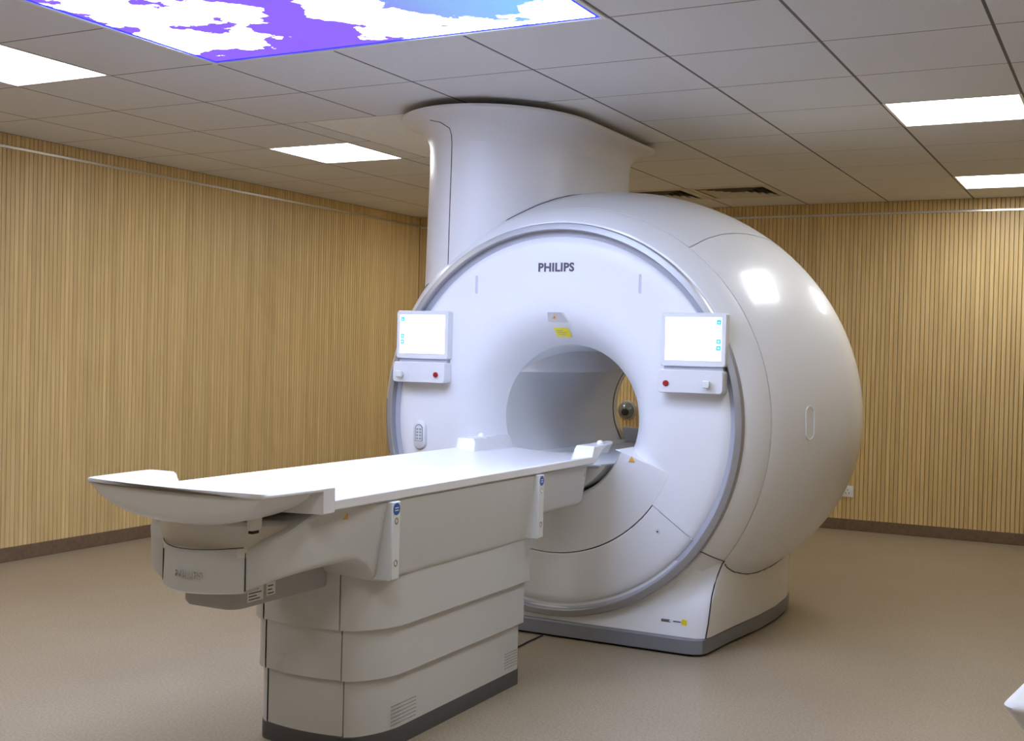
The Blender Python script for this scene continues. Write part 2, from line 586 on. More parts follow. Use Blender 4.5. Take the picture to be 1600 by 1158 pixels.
# shell sections: Y, half width, half height above the axis, half height below it
SH = [(0.556, 0.983, 0.983, 0.983), (0.60, 1.015, 1.002, 0.985), (0.70, 1.065, 1.042, 0.985), (0.80, 1.108, 1.072, 0.98), (0.90, 1.143, 1.094, 0.975),
      (1.00, 1.170, 1.109, 0.97), (1.10, 1.189, 1.119, 0.965), (1.20, 1.199, 1.124, 0.96), (1.30, 1.201, 1.124, 0.955), (1.40, 1.194, 1.119, 0.955),
      (1.50, 1.175, 1.106, 0.955), (1.60, 1.143, 1.083, 0.95), (1.70, 1.095, 1.045, 0.94), (1.80, 1.028, 0.988, 0.92), (1.88, 0.950, 0.918, 0.88),
      (1.94, 0.865, 0.838, 0.82), (1.98, 0.770, 0.750, 0.74), (2.00, 0.660, 0.650, 0.64)]
def shell_ab(Y):
    ys = [s[0] for s in SH]
    return [float(np.interp(Y, ys, [s[k] for s in SH])) for k in (1, 2, 3)]
def shell_pt(Y, th, out=0.0):
    a, b, bl = shell_ab(Y)
    s = math.sin(th)
    return (X0 + (a + out) * math.cos(th), Y, max(0.05, Z0 + ((b if s >= 0 else bl) + out) * s))

# the cover is split where the photograph shows joints: top cover, two side covers, rear cover
TH1 = math.radians(53.0)                   # joint between top and side covers
def shell_piece(name, th_of_y0, th_of_y1, ys, n, m='shell'):
    rings = []
    for Y in ys:
        a0, a1 = th_of_y0(Y), th_of_y1(Y)
        rings.append([shell_pt(Y, a0 + (a1 - a0) * k / n) for k in range(n + 1)])
    inner = [[(X0 + (p[0] - X0) * 0.985, p[1] + 0.004, Z0 + (p[2] - Z0) * 0.985) for p in rg] for rg in rings]
    mb = MB()
    mb.loft(rings, False, (False, False))
    for e in (0, n):                       # returned edges at the joints
        mb.loft([[rg[e] for rg in rings], [rg[e] for rg in inner]], False, (False, False))
    mb.loft([rings[0], inner[0]], False, (False, False))
    return mb.build(name, m, mri, 40)
ysd = [0.556 + (2.0 - 0.556) * (k / 40) for k in range(41)]
def joint(Y):                              # the joint droops towards the rear
    return math.radians(float(np.interp(Y, (0.556, 0.66, 0.82, 0.98, 1.17, 1.5, 2.0), (53.0, 53.6, 53.7, 53.1, 51.9, 49.5, 46.0))))
G = 0.0028
shell_piece('top_cover', lambda Y: joint(Y) + G, lambda Y: PI - joint(Y) - G, ysd, 56)
shell_piece('side_cover', lambda Y: -PI / 2, lambda Y: joint(Y) - G, ysd, 64)
shell_piece('side_cover', lambda Y: PI - joint(Y) + G, lambda Y: PI * 1.5, ysd, 64)
# dark carcass just below the covers so the joints read as recessed lines
rings = [[(X0 + (p[0] - X0) * 0.99, p[1] + 0.004, max(0.06, Z0 + (p[2] - Z0) * 0.99)) for p in circ(s[0], s[1], s[2], 96, None, s[3])] for s in SH[:-2]]
MB().loft(rings, True, (False, False)).build('carcass', 'seam', mri, 40)
# front bezel: cone between ring and covers
prof = [(0.445, 0.893), (0.447, 0.905), (0.458, 0.918), (0.50, 0.952), (0.535, 0.974), (0.548, 0.980), (0.551, 0.978), (0.553, 0.965)]
MB().loft([circ(Y, r, zmin=0.05) for Y, r in prof], True, (False, False)).build('front_bezel', 'shell', mri, 30)
# silver ring
prof = [(0.47, 0.862), (0.412, 0.863), (0.407, 0.867), (0.410, 0.880), (0.414, 0.892), (0.422, 0.896), (0.47, 0.897)]
MB().loft([circ(Y, r, zmin=0.06) for Y, r in prof], True, (False, False)).build('trim_ring', 'ring', mri, 30)
# recessed channel between ring and face
prof = [(0.445, 0.87), (0.447, 0.832), (0.46, 0.82)]
MB().loft([circ(Y, r) for Y, r in prof], True, (False, False)).build('channel', 'channel', mri, 30)

# front face with the flare into the bore
BORE = 0.345
CR = math.radians(-20.0)
def face_y(r):
    s = min(1, max(0, (r - BORE) / 0.23))
    return FY + 0.20 * (1 - s) ** 2.7
rs = [BORE, 0.352, 0.362, 0.375, 0.39, 0.41, 0.435, 0.465, 0.50, 0.54, 0.58, 0.62, 0.68, 0.75, 0.80, 0.825, 0.835, 0.840]
def edge_y(r):
    return 0.0 if r < 0.80 else 0.022 * ((r - 0.80) / 0.04) ** 2
n = 110
rings = []
for r in rs:
    rings.append([(X0 + r * math.cos(a), face_y(r) + edge_y(r), Z0 + r * math.sin(a)) for a in [CR + (PI - 2 * CR) * k / n for k in range(n + 1)]])
mb = MB().loft(rings, False, (False, False))
# the ledges where the flare stops against the apron
for a in (CR, PI - CR):
    c, s = math.cos(a), math.sin(a)
    up_ = [(X0 + r * c, face_y(r) + edge_y(r), Z0 + r * s) for r in rs[:12]]
    lo_ = [(X0 + r * c, FY - 0.025 * max(0, 1 - (r - 0.375) / 0.24), Z0 + r * s) for r in rs[:12]]
    mb.loft([up_, lo_], False, (False, False))
mb.build('front_face', 'face', mri, 40)

# apron below the bore, with the U-shaped trough for the couch
def apron_y(r):
    return FY - 0.025 * max(0.0, 1 - (r - 0.375) / 0.24)
A0, A1 = PI - CR, 2 * PI + CR              # angular range of the apron
AC0, AC1 = math.radians(215.6), math.radians(324.4)   # lower cover
n = 72
def arcpts(r, Y, a0, a1, n):
    return [(X0 + r * math.cos(a0 + (a1 - a0) * k / n), Y, Z0 + r * math.sin(a0 + (a1 - a0) * k / n)) for k in range(n + 1)]
mb = MB()
mb.loft([arcpts(r, Y, A0, A1, n) for r, Y in ((0.349, 0.68), (0.349, 0.50), (0.362, 0.425), (0.375, apron_y(0.375)), (0.43, apron_y(0.43)), (0.50, apron_y(0.50)), (0.56, apron_y(0.56)), (0.606, apron_y(0.606)), (0.606, FY + 0.012))], False, (False, False))
for a0, a1 in ((A0, AC0 - 0.004), (AC1 + 0.004, A1)):
    mb.loft([arcpts(r, FY + (0.012 if r in (0.6061, 0.8401) else 0) + edge_y(min(r, 0.84)), a0, a1, 14) for r in (0.606, 0.65, 0.72, 0.80, 0.825, 0.835, 0.840)], False, (False, False))
mb.build('apron', 'face', mri, 40)
mb = MB()
lip = 0.003
mb.loft([arcpts(r, y, AC0, AC1, 60) for r, y in ((0.611, FY + 0.015), (0.611, FY - lip + 0.004), (0.615, FY - lip), (0.70, FY - lip), (0.80, FY - lip), (0.825, FY + 0.004), (0.836, FY + 0.012), (0.840, FY + 0.022))], False, (False, False))
for e in (0, 60):
    mb.loft([[arcpts(r, FY - lip, AC0, AC1, 60)[e] for r in (0.611, 0.70, 0.80, 0.836)], [arcpts(r, FY + 0.02, AC0, AC1, 60)[e] for r in (0.611, 0.70, 0.80, 0.836)]], False, (False, False))
lower = mb.build('lower_cover', 'face', mri, 40)
kx, kz = X0 + 0.524, Z0 - 0.466
MB().loft([[(kx + r * math.cos(2 * PI * k / 20), y, kz + r * math.sin(2 * PI * k / 20)) for k in range(20)] for r, y in ((0.011, FY - 0.002), (0.011, FY - 0.0045), (0.009, FY - 0.005))]).build('key_lock', 'rail_white', lower)
MB().loft([[(kx + r * math.cos(2 * PI * k / 12), y, kz + r * math.sin(2 * PI * k / 12)) for k in range(12)] for r, y in ((0.004, FY - 0.004), (0.004, FY - 0.0056))]).build('keyhole', 'black', lower)
# dark backing behind the joints of face, apron and cover
mb = MB().loft([arcpts(r, FY + 0.014 + edge_y(min(r, 0.84)), 0, 2 * PI, 96) for r in (0.60, 0.70, 0.80, 0.838)], False, (False, False))
mb.build('face_backing', 'seam', mri, 40)

# bore tube and rear flare
mb = MB()
mb.loft([circ(Y, r, n=96) for Y, r in ((0.629, 0.345), (0.66, 0.344), (1.2, 0.344), (1.955, 0.344))], True, (False, False))
mb.build('bore_liner', 'liner', mri, 40)
MB().loft([circ(Y, r, n=96) for Y, r in ((1.955, 0.346), (1.965, 0.352), (1.975, 0.352))], True, (False, False)).build('bore_joint', 'black', mri)
MB().loft([circ(Y, r, n=96) for Y, r in ((1.968, 0.344), (2.03, 0.347), (2.06, 0.360), (2.075, 0.395), (2.07, 0.47), (2.04, 0.57), (2.0, 0.662))], True, (False, False)).build('rear_cover', 'shell', mri, 40)
# bridge the couch slides on inside the bore
mb = MB()
rings = []
for Y, rr_ in ((0.405, 0.340), (0.62, 0.341), (1.30, 0.341), (2.05, 0.341)):
    arc = [(rr_ * math.cos(math.radians(a)), Z0 + rr_ * math.sin(math.radians(a))) for a in range(-34, -147, -7)]
    rings.append([(X0 + x, Y, z) for x, z in [(-0.262, 0.803), (-0.245, 0.785), (0.245, 0.785), (0.262, 0.803)] + arc])
mb.loft(rings).build('bore_bridge', 'liner', mri, 25)

MB().loft([[(X0 + x, Y, z) for x, z in ((-0.27, 0.76), (-0.30, 0.872), (-0.16, 0.866), (-0.10, 0.83), (0.10, 0.83), (0.16, 0.866), (0.30, 0.872), (0.27, 0.76))] for Y in (1.99, 2.05)]).build('rear_sill', 'shell', mri, 25, 0.004)

# base block
def base_outline(z):
    g = 0.040 * min(1, z / 0.40)           # flares outward with height
    pts = []
    hwf, hwm = 0.745 + g, 0.815 + g * 0.3
    yf = 0.418 + 0.028 * min(1, z / 0.14)
    yb = 1.88
    right = [(hwf - 0.10, yf), (hwf - 0.045, yf + 0.006), (hwf - 0.012, yf + 0.030), (hwf, yf + 0.075), (hwf + 0.02, 0.75), (hwm - 0.012, 1.05), (hwm, 1.30), (hwm - 0.01, 1.55),
             (hwm - 0.04, 1.72), (hwm - 0.10, 1.82), (hwm - 0.20, yb), (hwm - 0.40, yb + 0.02)]
    front = [(-hwf + 0.10 + (2 * hwf - 0.2) * k / 24, yf) for k in range(1, 24)]
    pts = [(-x, y) for x, y in right[::-1]] + front + right
    k = min(1, max(0, (z - 0.12) / 0.28))
    k = k * k * (3 - 2 * k)
    out = []
    for x, y in pts:
        if y < 0.60:                       # front surface eases back into the cone of the bezel
            r = math.hypot(x, z - Z0)
            y += k * max(0.0, min(r, 0.98) - 0.908) * 1.25 * max(0.0, 1 - max(0.0, y - yf) / 0.12)
        out.append((X0 + x, y, z))
    return out
MB().loft([base_outline(z) for z in (0.078, 0.14, 0.18, 0.22, 0.26, 0.30, 0.34, 0.38, 0.405)]).build('base', 'shell', mri, 35)
def shrink(ol, d):
    cx, cy = X0, 1.15
    return [(cx + (x - cx) * (1 - d), cy + (y - cy) * (1 - d), z) for x, y, z in ol]
kb = [(x, y, 0.012) for x, y, _ in shrink(base_outline(0.0), -0.004)]
MB().loft([kb, [(x, y, 0.070) for x, y, _ in kb], [(x, y, 0.077) for x, y, _ in shrink(base_outline(0.0), 0.004)]]).build('kick_strip', 'kick', mri, 35)
MB().loft([[(x, y, 0.0) for x, y, _ in shrink(base_outline(0.0), 0.03)], [(x, y, 0.02) for x, y, _ in shrink(base_outline(0.0), 0.03)]]).build('plinth', 'black', mri, 35)
# joint down the front corner of the base
cor = []
for s in (1, -1):
    pts = []
    for z in (0.078, 0.14, 0.20, 0.26, 0.31, 0.35, 0.38, 0.398):
        o_ = base_outline(z)
        q = max(0.0, (z - 0.24) / 0.16)
        xx = 0.745 + 0.04 * min(1, z / 0.40) - 0.010 + q * q * 0.012
        yy = 0.418 + 0.028 * min(1, z / 0.14) + 0.030 + q * q * 0.062
        pts.append((X0 + s * xx, yy, z))
    pts.append((X0 + s * 0.790, 0.5505, 0.4045))
    MB().tube(pts, 0.0030, 6).build('base_joint', 'seam', mri)
    a = math.radians(-36.6) if s > 0 else math.radians(216.6)
    MB().tube([(X0 + r * math.cos(a), y - 0.0005, Z0 + r * math.sin(a)) for r, y in ((0.897, 0.43), (0.905, 0.446), (0.918, 0.458), (0.952, 0.50), (0.974, 0.535), (0.984, 0.552))], 0.0024, 6).build('bezel_joint', 'seam', mri)
# joint where the side covers sit on the base
for s in (-1, 1):
    pts = []
    for Y in np.linspace(0.57, 1.80, 40):
        a_, _, bl_ = shell_ab(Y)
        for z in np.linspace(0.42, 0.08, 171):
            q = 1 - ((z - Z0) / bl_) ** 2
            if q <= 0:
                continue
            ol_ = [p for p in base_outline(z) if p[0] > X0 + 0.55]
            ol_.sort(key=lambda p: p[1])
            xb = float(np.interp(Y, [p[1] for p in ol_], [p[0] - X0 for p in ol_]))
            if a_ * math.sqrt(q) <= xb + 0.001:
                pts.append((X0 + s * (xb + 0.0005), Y, z))
                break
    if len(pts) > 3:
        MB().tube(pts, 0.0028, 6).build('cover_joint', 'seam', mri)
# small print and a warning label on the base front
yb_ = 0.4445
for k in range(3):
    MB().box(X0 + 0.545, X0 + (0.588, 0.580, 0.585)[k], yb_, yb_ + 0.002, 0.133 + 0.0045 * k, 0.1355 + 0.0045 * k).build('base_print', 'logo', mri)
MB().box(X0 + 0.600, X0 + 0.634, yb_, yb_ + 0.002, 0.1375, 0.1415).build('base_arrow', 'logo', mri)
MB().box(X0 + 0.640, X0 + 0.662, yb_ - 0.0005, yb_ + 0.002, 0.127, 0.152).build('warning_label', 'yellow', mri)

# oval recess on the side cover, raised joint
def on_side(Y, th, d=0.0):
    return shell_pt(Y, th, d)
oval = []
for k in range(36):
    a = 2 * PI * k / 36
    dy = 0.034 * math.cos(a)
    dt = 0.030 * math.sin(a) + (0.040 if math.sin(a) >= 0 else -0.040)
    oval.append(on_side(0.765 + dy * 0.8, 0.020 + dt, 0.0022))
MB().tube(oval, 0.0028, 6, True).build('side_hatch_rim', 'liner', mri)

# column to the ceiling with its flared collar
CX = -1.228
def stadium(hw, y0, y1, z, n=24):
    """plan outline: round front and back ends, straight flanks"""
    pts = []
    rf, rb = 0.60, 0.27
    hw = hw + 0.008
    for k in range(n + 1):
        a = PI + PI * k / n
        pts.append((CX + hw * math.cos(a), y0 + rf + rf * math.sin(a), z))
    for k in range(n + 1):
        a = PI * k / n
        pts.append((CX + hw * math.cos(a), y1 - rb + rb * math.sin(a), z))
    return pts
col_secs = [(0.405, 0.48, 1.90, 1.20), (0.400, 0.48, 1.90, 1.60), (0.392, 0.485, 1.895, 2.00), (0.388, 0.49, 1.89, 2.20), (0.389, 0.49, 1.89, 2.30)]
column = MB().loft([stadium(*s) for s in col_secs]).build('column', 'column', mri, 40)
fl = [(0.389, 0.49, 1.89, 2.30), (0.393, 0.485, 1.895, 2.335), (0.402, 0.468, 1.91, 2.365), (0.420, 0.435, 1.945, 2.392), (0.443, 0.39, 1.99, 2.412), (0.463, 0.35, 2.03, 2.424), (0.476, 0.326, 2.052, 2.434), (0.477, 0.324, 2.054, 2.446), (0.465, 0.336, 2.04, 2.450)]
collar = MB().loft([stadium(*s) for s in fl]).build('collar', 'column', mri, 50)
MB().loft([stadium(0.34, 0.58, 1.80, z) for z in (2.44, CE)]).build('column_core', 'black', mri, 40)
# seams of the column
def col_front(th, z):
    a = [np.interp(z, [s[3] for s in col_secs + fl[1:]], [s[k] for s in col_secs + fl[1:]]) for k in range(3)]
    return (CX + a[0] * math.cos(th) * 1.001, a[1] + 0.60 + 0.60 * math.sin(th) * 1.001, z)
ths = math.radians(262)
MB().tube([col_front(ths, z) for z in (1.60, 1.80, 2.0, 2.2, 2.30, 2.335, 2.365)] + [col_front(math.radians(257), 2.392), col_front(math.radians(250), 2.405)], 0.0022, 6).build('column_joint', 'seam', mri)

mb = []
for p in stadium(0.401, 0.478, 1.902, 0.0, 60)[:80]:
    if p[1] > 0.56:
        a_, b2, _ = shell_ab(p[1])
        q = 1 - ((p[0] - X0) / a_) ** 2
        if q > 0.02:
            mb.append((p[0], p[1], Z0 + b2 * math.sqrt(q) + 0.002))
MB().tube(mb, 0.0035, 6).build('column_base_joint', 'kick', mri)

# ---- things on the front face
text_mesh('logo_lettering', 'PHILIPS', 0.054, 'logo', mri, (X0, FY - 0.0008, 1.684), (1, 0, 0), (0, 0, 1), bold=0.0019, spacing=1.06)
for s in (-1, 1):                          # vertical slots
    ol = rounded_rect(X0 + s * 0.412 - 0.007, X0 + s * 0.412 + 0.007, 1.565, 1.652, 0.0068)
    MB().loft([[(x, FY - 0.0015, z) for x, z in ol], [(X0 + s * 0.412 + (x - X0 - s * 0.412) * 0.6, FY - 0.002, 1.6085 + (z - 1.6085) * 0.93) for x, z in ol], [(X0 + s * 0.412 + (x - X0 - s * 0.412) * 0.5, FY - 0.0004, 1.6085 + (z - 1.6085) * 0.92) for x, z in ol]], True, (False, True)).build('slot', 'slot_tint', mri)
# laser window above the bore: a small hooded wedge
hz1, hz0 = 1.482, 1.436
yy0 = face_y(hz0 - Z0) - 0.001
yy1 = face_y(hz1 - Z0)
hood = MB().add([(X0 - 0.036, FY - 0.012, hz1), (X0 + 0.036, FY - 0.012, hz1), (X0 + 0.056, yy0, hz0), (X0 - 0.056, yy0, hz0),
                 (X0 - 0.036, FY + 0.02, hz1), (X0 + 0.036, FY + 0.02, hz1), (X0 + 0.056, yy0 + 0.02, hz0), (X0 - 0.056, yy0 + 0.02, hz0)],
                [(0, 1, 2, 3), (4, 7, 6, 5), (0, 4, 5, 1), (1, 5, 6, 2), (2, 6, 7, 3), (3, 7, 4, 0)]).build('laser_hood', 'monitor', mri, 20, 0.003)
def tri(cx, y, cz, s, name, m, parent, tilt=0.0):
    pts = [(cx - s / 2, y + tilt * 0.3 * s, cz - s * 0.40), (cx + s / 2, y + tilt * 0.3 * s, cz - s * 0.40), (cx, y - tilt * 0.5 * s, cz + s * 0.46)]
    return MB().loft([pts, [(x, q + 0.001, z) for x, q, z in pts]]).build(name, m, parent, 20)
tri(X0 + 0.004, FY - 0.0125, 1.460, 0.024, 'laser_triangle', 'orange', hood)
tri(X0 + 0.004, FY - 0.0129, 1.4585, 0.010, 'laser_mark', 'logo', hood)
zl0, zl1 = 1.370, 1.412
yl1 = face_y(zl1 - Z0) - 0.003
yl0 = yl1 + (face_y(zl0 - Z0) - yl1) * 0.7
def slab4(x0, x1, z0, z1, ya, yb2, t, name, m, parent):
    pts = [(x0, ya, z0), (x1, ya, z0), (x1, yb2, z1), (x0, yb2, z1)]
    return MB().loft([pts, [(x, y + t, z) for x, y, z in pts]]).build(name, m, parent, 20)
lab = slab4(X0 - 0.037, X0 + 0.037, zl0, zl1, yl0, yl1, 0.002, 'laser_label', 'yellow', mri)
for k in range(3):
    f = 0.25 + 0.22 * k
    zz = zl0 + (zl1 - zl0) * f
    yq = yl0 + (yl1 - yl0) * f - 0.0006
    slab4(X0 - 0.030, X0 + (0.010, 0.022, 0.004)[k], zz, zz + 0.0022, yq, yq + (yl1 - yl0) / (zl1 - zl0) * 0.0022, 0.0008, 'label_print', 'keypad', lab)

# two operator screens
def operator_screen(s):
    x0, x1 = (X0 + 0.532, X0 + 0.822) if s > 0 else (X0 - 0.828, X0 - 0.538)
    yb2 = FY
    body = [rounded_rect(x0, x1, 1.252, 1.482, 0.012)]
    ol = body[0]
    cx, cz = (x0 + x1) / 2, 1.367
    scr = MB().loft([[(x, yb2, z) for x, z in ol], [(x, 0.392, z) for x, z in ol], [(cx + (x - cx) * 0.985, 0.388, cz + (z - cz) * 0.982) for x, z in ol]]).build('operator_screen', 'monitor', mri, 40)
    MB().box(x0 + 0.020, x1 - 0.020, 0.3865, 0.390, 1.278, 1.462).build('display', 'screen_white', scr)
    ix = x1 - 0.042 if s > 0 else x0 + 0.025
    for z, inner in ((1.432, 'bar'), (1.350, 'dot'), (1.322, 'dot')):
        ic = MB().box(ix, ix + 0.020, 0.3858, 0.388, z, z + 0.020).build('icon', 'icon', scr)
        MB().box(ix + 0.007, ix + 0.013, 0.3852, 0.387, z + 0.007, z + (0.013 if inner == 'dot' else 0.010)).build('icon_mark', 'screen_white', scr)
    ol2 = rounded_rect(x0 - 0.004, x1 - 0.002, 1.138, 1.236, 0.014)
    cz2 = 1.187
    bx_ = MB().loft([[(x, yb2, z) for x, z in ol2], [(x, 0.372, z) for x, z in ol2], [(cx + (x - cx) * 0.98, 0.366, cz2 + (z - cz2) * 0.95) for x, z in ol2]]).build('control_box', 'monitor', scr, 40)
    MB().box(x0 + 0.012, x1 - 0.012, 0.400, yb2, 1.23, 1.256).build('screen_neck', 'channel', scr)
    rx = x0 + 0.035 if s > 0 else x1 - 0.050
    MB().loft([[(rx + r * math.cos(2 * PI * k / 20), y, 1.178 + r * math.sin(2 * PI * k / 20)) for k in range(20)] for r, y in ((0.0125, 0.368), (0.0125, 0.360), (0.010, 0.357), (0.004, 0.3565))]).build('red_button', 'red', scr)
    kx_ = x1 - 0.068 if s > 0 else x0 + 0.048
    MB().loft([[(kx_ + r * x, y, 1.178 + r * z) for x, z in ((-1, -1), (1, -1), (1, 1), (-1, 1))] for r, y in ((0.010, 0.368), (0.013, 0.350), (0.016, 0.342), (0.014, 0.338))]).build('toggle', 'rail_white', scr, 20, 0.002)
    for d in (-0.034, 0.034):
        ol3 = rounded_rect(kx_ + d - 0.008, kx_ + d + 0.008, 1.170, 1.188, 0.003, 3)
        MB().loft([[(x, 0.368, z) for x, z in ol3], [(x, 0.3642, z) for x, z in ol3]]).build('push_button', 'rail_white', scr, 30)
operator_screen(1)
operator_screen(-1)

# intercom on the left of the face
ix, iz = X0 - 0.705, Z0 - 0.108
def capsule(cx, cz, hw, hh, n=12):
    out = []
    for k in range(n + 1):
        a = PI * k / n
        out.append((cx + hw * math.cos(a), cz + hh - hw + hw * math.sin(a)))
    for k in range(n + 1):
        a = PI + PI * k / n
        out.append((cx + hw * math.cos(a), cz - hh + hw + hw * math.sin(a)))
    return out
ic = MB().loft([[(x, FY + 0.001, z) for x, z in capsule(ix, iz, 0.036, 0.070)], [(x, FY - 0.012, z) for x, z in capsule(ix, iz, 0.034, 0.068)], [(x, FY - 0.016, z) for x, z in capsule(ix, iz, 0.030, 0.064)]]).build('intercom', 'monitor', mri, 50)
kp = [(ix - 0.021, iz - 0.030), (ix + 0.021, iz - 0.030)] + [(ix + 0.021 * math.cos(PI * k / 10), iz + 0.030 + 0.021 * math.sin(PI * k / 10)) for k in range(11)]
kpo = MB().loft([[(x, FY - 0.0155, z) for x, z in kp], [(x, FY - 0.0172, z) for x, z in kp]]).build('keypad', 'logo', ic)
kpi = [(ix + (x - ix) * 0.86, iz + (z - iz) * 0.93) for x, z in kp]
MB().loft([[(x, FY - 0.0165, z) for x, z in kpi], [(x, FY - 0.0178, z) for x, z in kpi]]).build('keypad_face', 'rail_white', kpo)
for r_ in range(4):
    for c_ in (-1, 1):
        MB().box(ix + c_ * 0.0085 - 0.0055, ix + c_ * 0.0085 + 0.0055, FY - 0.0190, FY - 0.0174, iz - 0.022 + r_ * 0.015, iz - 0.013 + r_ * 0.015).build('key', 'keypad', kpo)

# dark strip on the left rim
rings = []
for a in np.linspace(math.radians(176.5), math.radians(193), 16):
    rings.append([(X0 + r * math.cos(a), Y, Z0 + r * math.sin(a)) for Y, r in ((0.452, 0.9135), (0.50, 0.954), (0.50, 0.951), (0.452, 0.910))])
MB().loft(rings).build('rim_sticker', 'sticker_dark', mri, 40)
# orange warning tab on the apron lip
tri(X0 + 0.402, apron_y(0.42) - 0.002, Z0 - 0.155, 0.030, 'pinch_warning', 'orange', mri)

# ------------------------------------------------------------------ patient couch
bed = thing('patient_couch', 'white topped patient couch on a stepped grey pedestal in front of the scanner', 'patient table', (X0, -0.85, 0))

def couch_outline(d, z, yf=-1.37, yb=-0.33, hw=0.248):
    """plan of a pedestal tier grown outward by d; index ranges give the front panel"""
    h, f, b = hw + d, yf - d, yb + d
    sx = 0.152
    pts = []
    rc = []
    for k in range(1, 10):                 # right front corner, eased from the front joint round to the flank
        t_ = k / 9
        u_ = 1 - t_
        bx, by = 3 * t_ * u_ * u_ * 0.45 + 3 * t_ * t_ * u_ + t_ ** 3, 3 * t_ * u_ * u_ * 0.02 + 3 * t_ * t_ * u_ * 0.55 + t_ ** 3
        rc.append((sx + (h - sx) * bx, f + 0.19 * by))
    rc.append((h, f + 0.24))
    rc = [(sx, f)] + rc
    front = [(-sx + 2 * sx * k / 8, f - 0.018 * (1 - (2 * k / 8 - 1) ** 2)) for k in range(9)]
    br = [(h, b - 0.02), (h - 0.006, b - 0.006), (h - 0.02, b)]
    right = rc + br
    left = [(-x, y) for x, y in right[::-1]]
    return front, right, left
def P(pts, z, d=0.0):
    return [(X0 + x, y, z) for x, y in pts]
tiers = [(0.0, 0.0, 0.262), (0.015, 0.240, 0.428), (0.030, 0.404, 0.600)]
for d, z0, z1 in tiers:
    front, right, left = couch_outline(d, 0)
    e = 0.0024
    fp = [(x * (1 - e / 0.152), y) for x, y in front]
    back = [(x, y + 0.05) for x, y in fp[::-1]]
    tier = MB().loft([P(fp + back, z0), P(fp + back, z1)]).build('tier_front', 'couch', bed, 30, 0.0015)
    # side shells: right flank, rear and left flank in one wrap
    rr = [(max(x, 0.152 + e), y) for x, y in right]
    wrap = rr + [(-x, y) for x, y in rr[::-1]]
    inn = [(x * 0.9, y + 0.03 if y < -1.2 else min(y, -0.37)) for x, y in wrap]
    mb = MB()
    ring = wrap + inn[::-1]
    n_ = len(wrap)
    mb.loft([P(wrap, z0), P(wrap, z1)], False, (False, False))
    mb.loft([P(inn, z1), P(inn, z0)], False, (False, False))
    mb.loft([P(inn, z0), P(wrap, z0)], False, (False, False))
    mb.loft([P(wrap, z1), P(inn, z1)], False, (False, False))
    mb.build('tier_shell', 'couch', bed, 30, 0.0012)
# dark core visible in the joints
front, right, left = couch_outline(-0.006, 0)
MB().loft([P(left + front + right, 0.002), P(left + front + right, 0.58)]).build('pedestal_core', 'seam', bed, 30)
front, right, left = couch_outline(0.002, 0)
ol = left + front[1:-1] + right
MB().loft([P(ol, 0.0), P(ol, 0.055), [(X0 + x * 0.992, y * 0.998, 0.060) for x, y in ol]]).build('kick_strip', 'couch_kick', bed, 30)
# vent holes on the flank: small dark slots
def vent(yc, zc, w_, h_, rows, name):
    mb = MB()
    xs = X0 + 0.2484
    for r_ in range(rows):
        z = zc - h_ / 2 + h_ * r_ / (rows - 1)
        k = int(w_ / 0.008)
        for c_ in range(k):
            y = yc - w_ / 2 + w_ * c_ / (k - 1)
            mb.box(xs - 0.001, xs + 0.0004, y - 0.0024, y + 0.0024, z - 0.0013, z + 0.0013)
    o = mb.build(name, 'kick', bed, 30)
    o['kind'] = 'stuff'
vent(-1.165, 0.105, 0.145, 0.062, 6, 'vent_holes')
vent(-0.405, 0.110, 0.095, 0.055, 6, 'vent_holes')

# upper body: sections along Y: Y, half width bottom, half width top, z bottom, z top
UB = [(0.185, 0.255, 0.262, 0.70, 0.790), (0.178, 0.272, 0.285, 0.672, 0.815), (0.160, 0.280, 0.300, 0.655, 0.826), (0.12, 0.282, 0.308, 0.650, 0.830), (-0.285, 0.284, 0.318, 0.650, 0.830),
      (-0.288, 0.286, 0.322, 0.566, 0.830), (-0.60, 0.288, 0.324, 0.566, 0.830), (-1.00, 0.288, 0.324, 0.566, 0.830), (-1.36, 0.288, 0.324, 0.566, 0.830), (-1.41, 0.287, 0.322, 0.585, 0.830),
      (-1.45, 0.286, 0.320, 0.625, 0.830), (-1.50, 0.283, 0.314, 0.652, 0.830), (-1.56, 0.280, 0.304, 0.655, 0.830), (-1.64, 0.277, 0.297, 0.655, 0.828), (-1.70, 0.272, 0.288, 0.653, 0.822),
      (-1.74, 0.266, 0.279, 0.650, 0.808), (-1.78, 0.256, 0.266, 0.645, 0.785), (-1.81, 0.243, 0.251, 0.639, 0.768), (-1.83, 0.228, 0.234, 0.632, 0.755), (-1.845, 0.205, 0.210, 0.620, 0.740),
      (-1.855, 0.175, 0.180, 0.608, 0.729), (-1.858, 0.154, 0.160, 0.603, 0.725)]
def body_sec(Y, wb, wt, zb, zt, n=4):
    r = min(0.022, (zt - zb) * 0.2)
    half = [(wt - 0.006, zt), (wt, zt - 0.006)]
    for k in range(n + 1):
        a = -PI / 2 * k / n
        half.append((wb - r + r * math.cos(a), zb + r + r * math.sin(a)))
    half += [(wb * 0.4, zb)]
    left_ = [(-x, z) for x, z in half[::-1]]
    return [(X0 + x, Y, z) for x, z in half + left_]
MB().loft([body_sec(*s) for s in UB]).build('couch_body', 'couch', bed, 32)
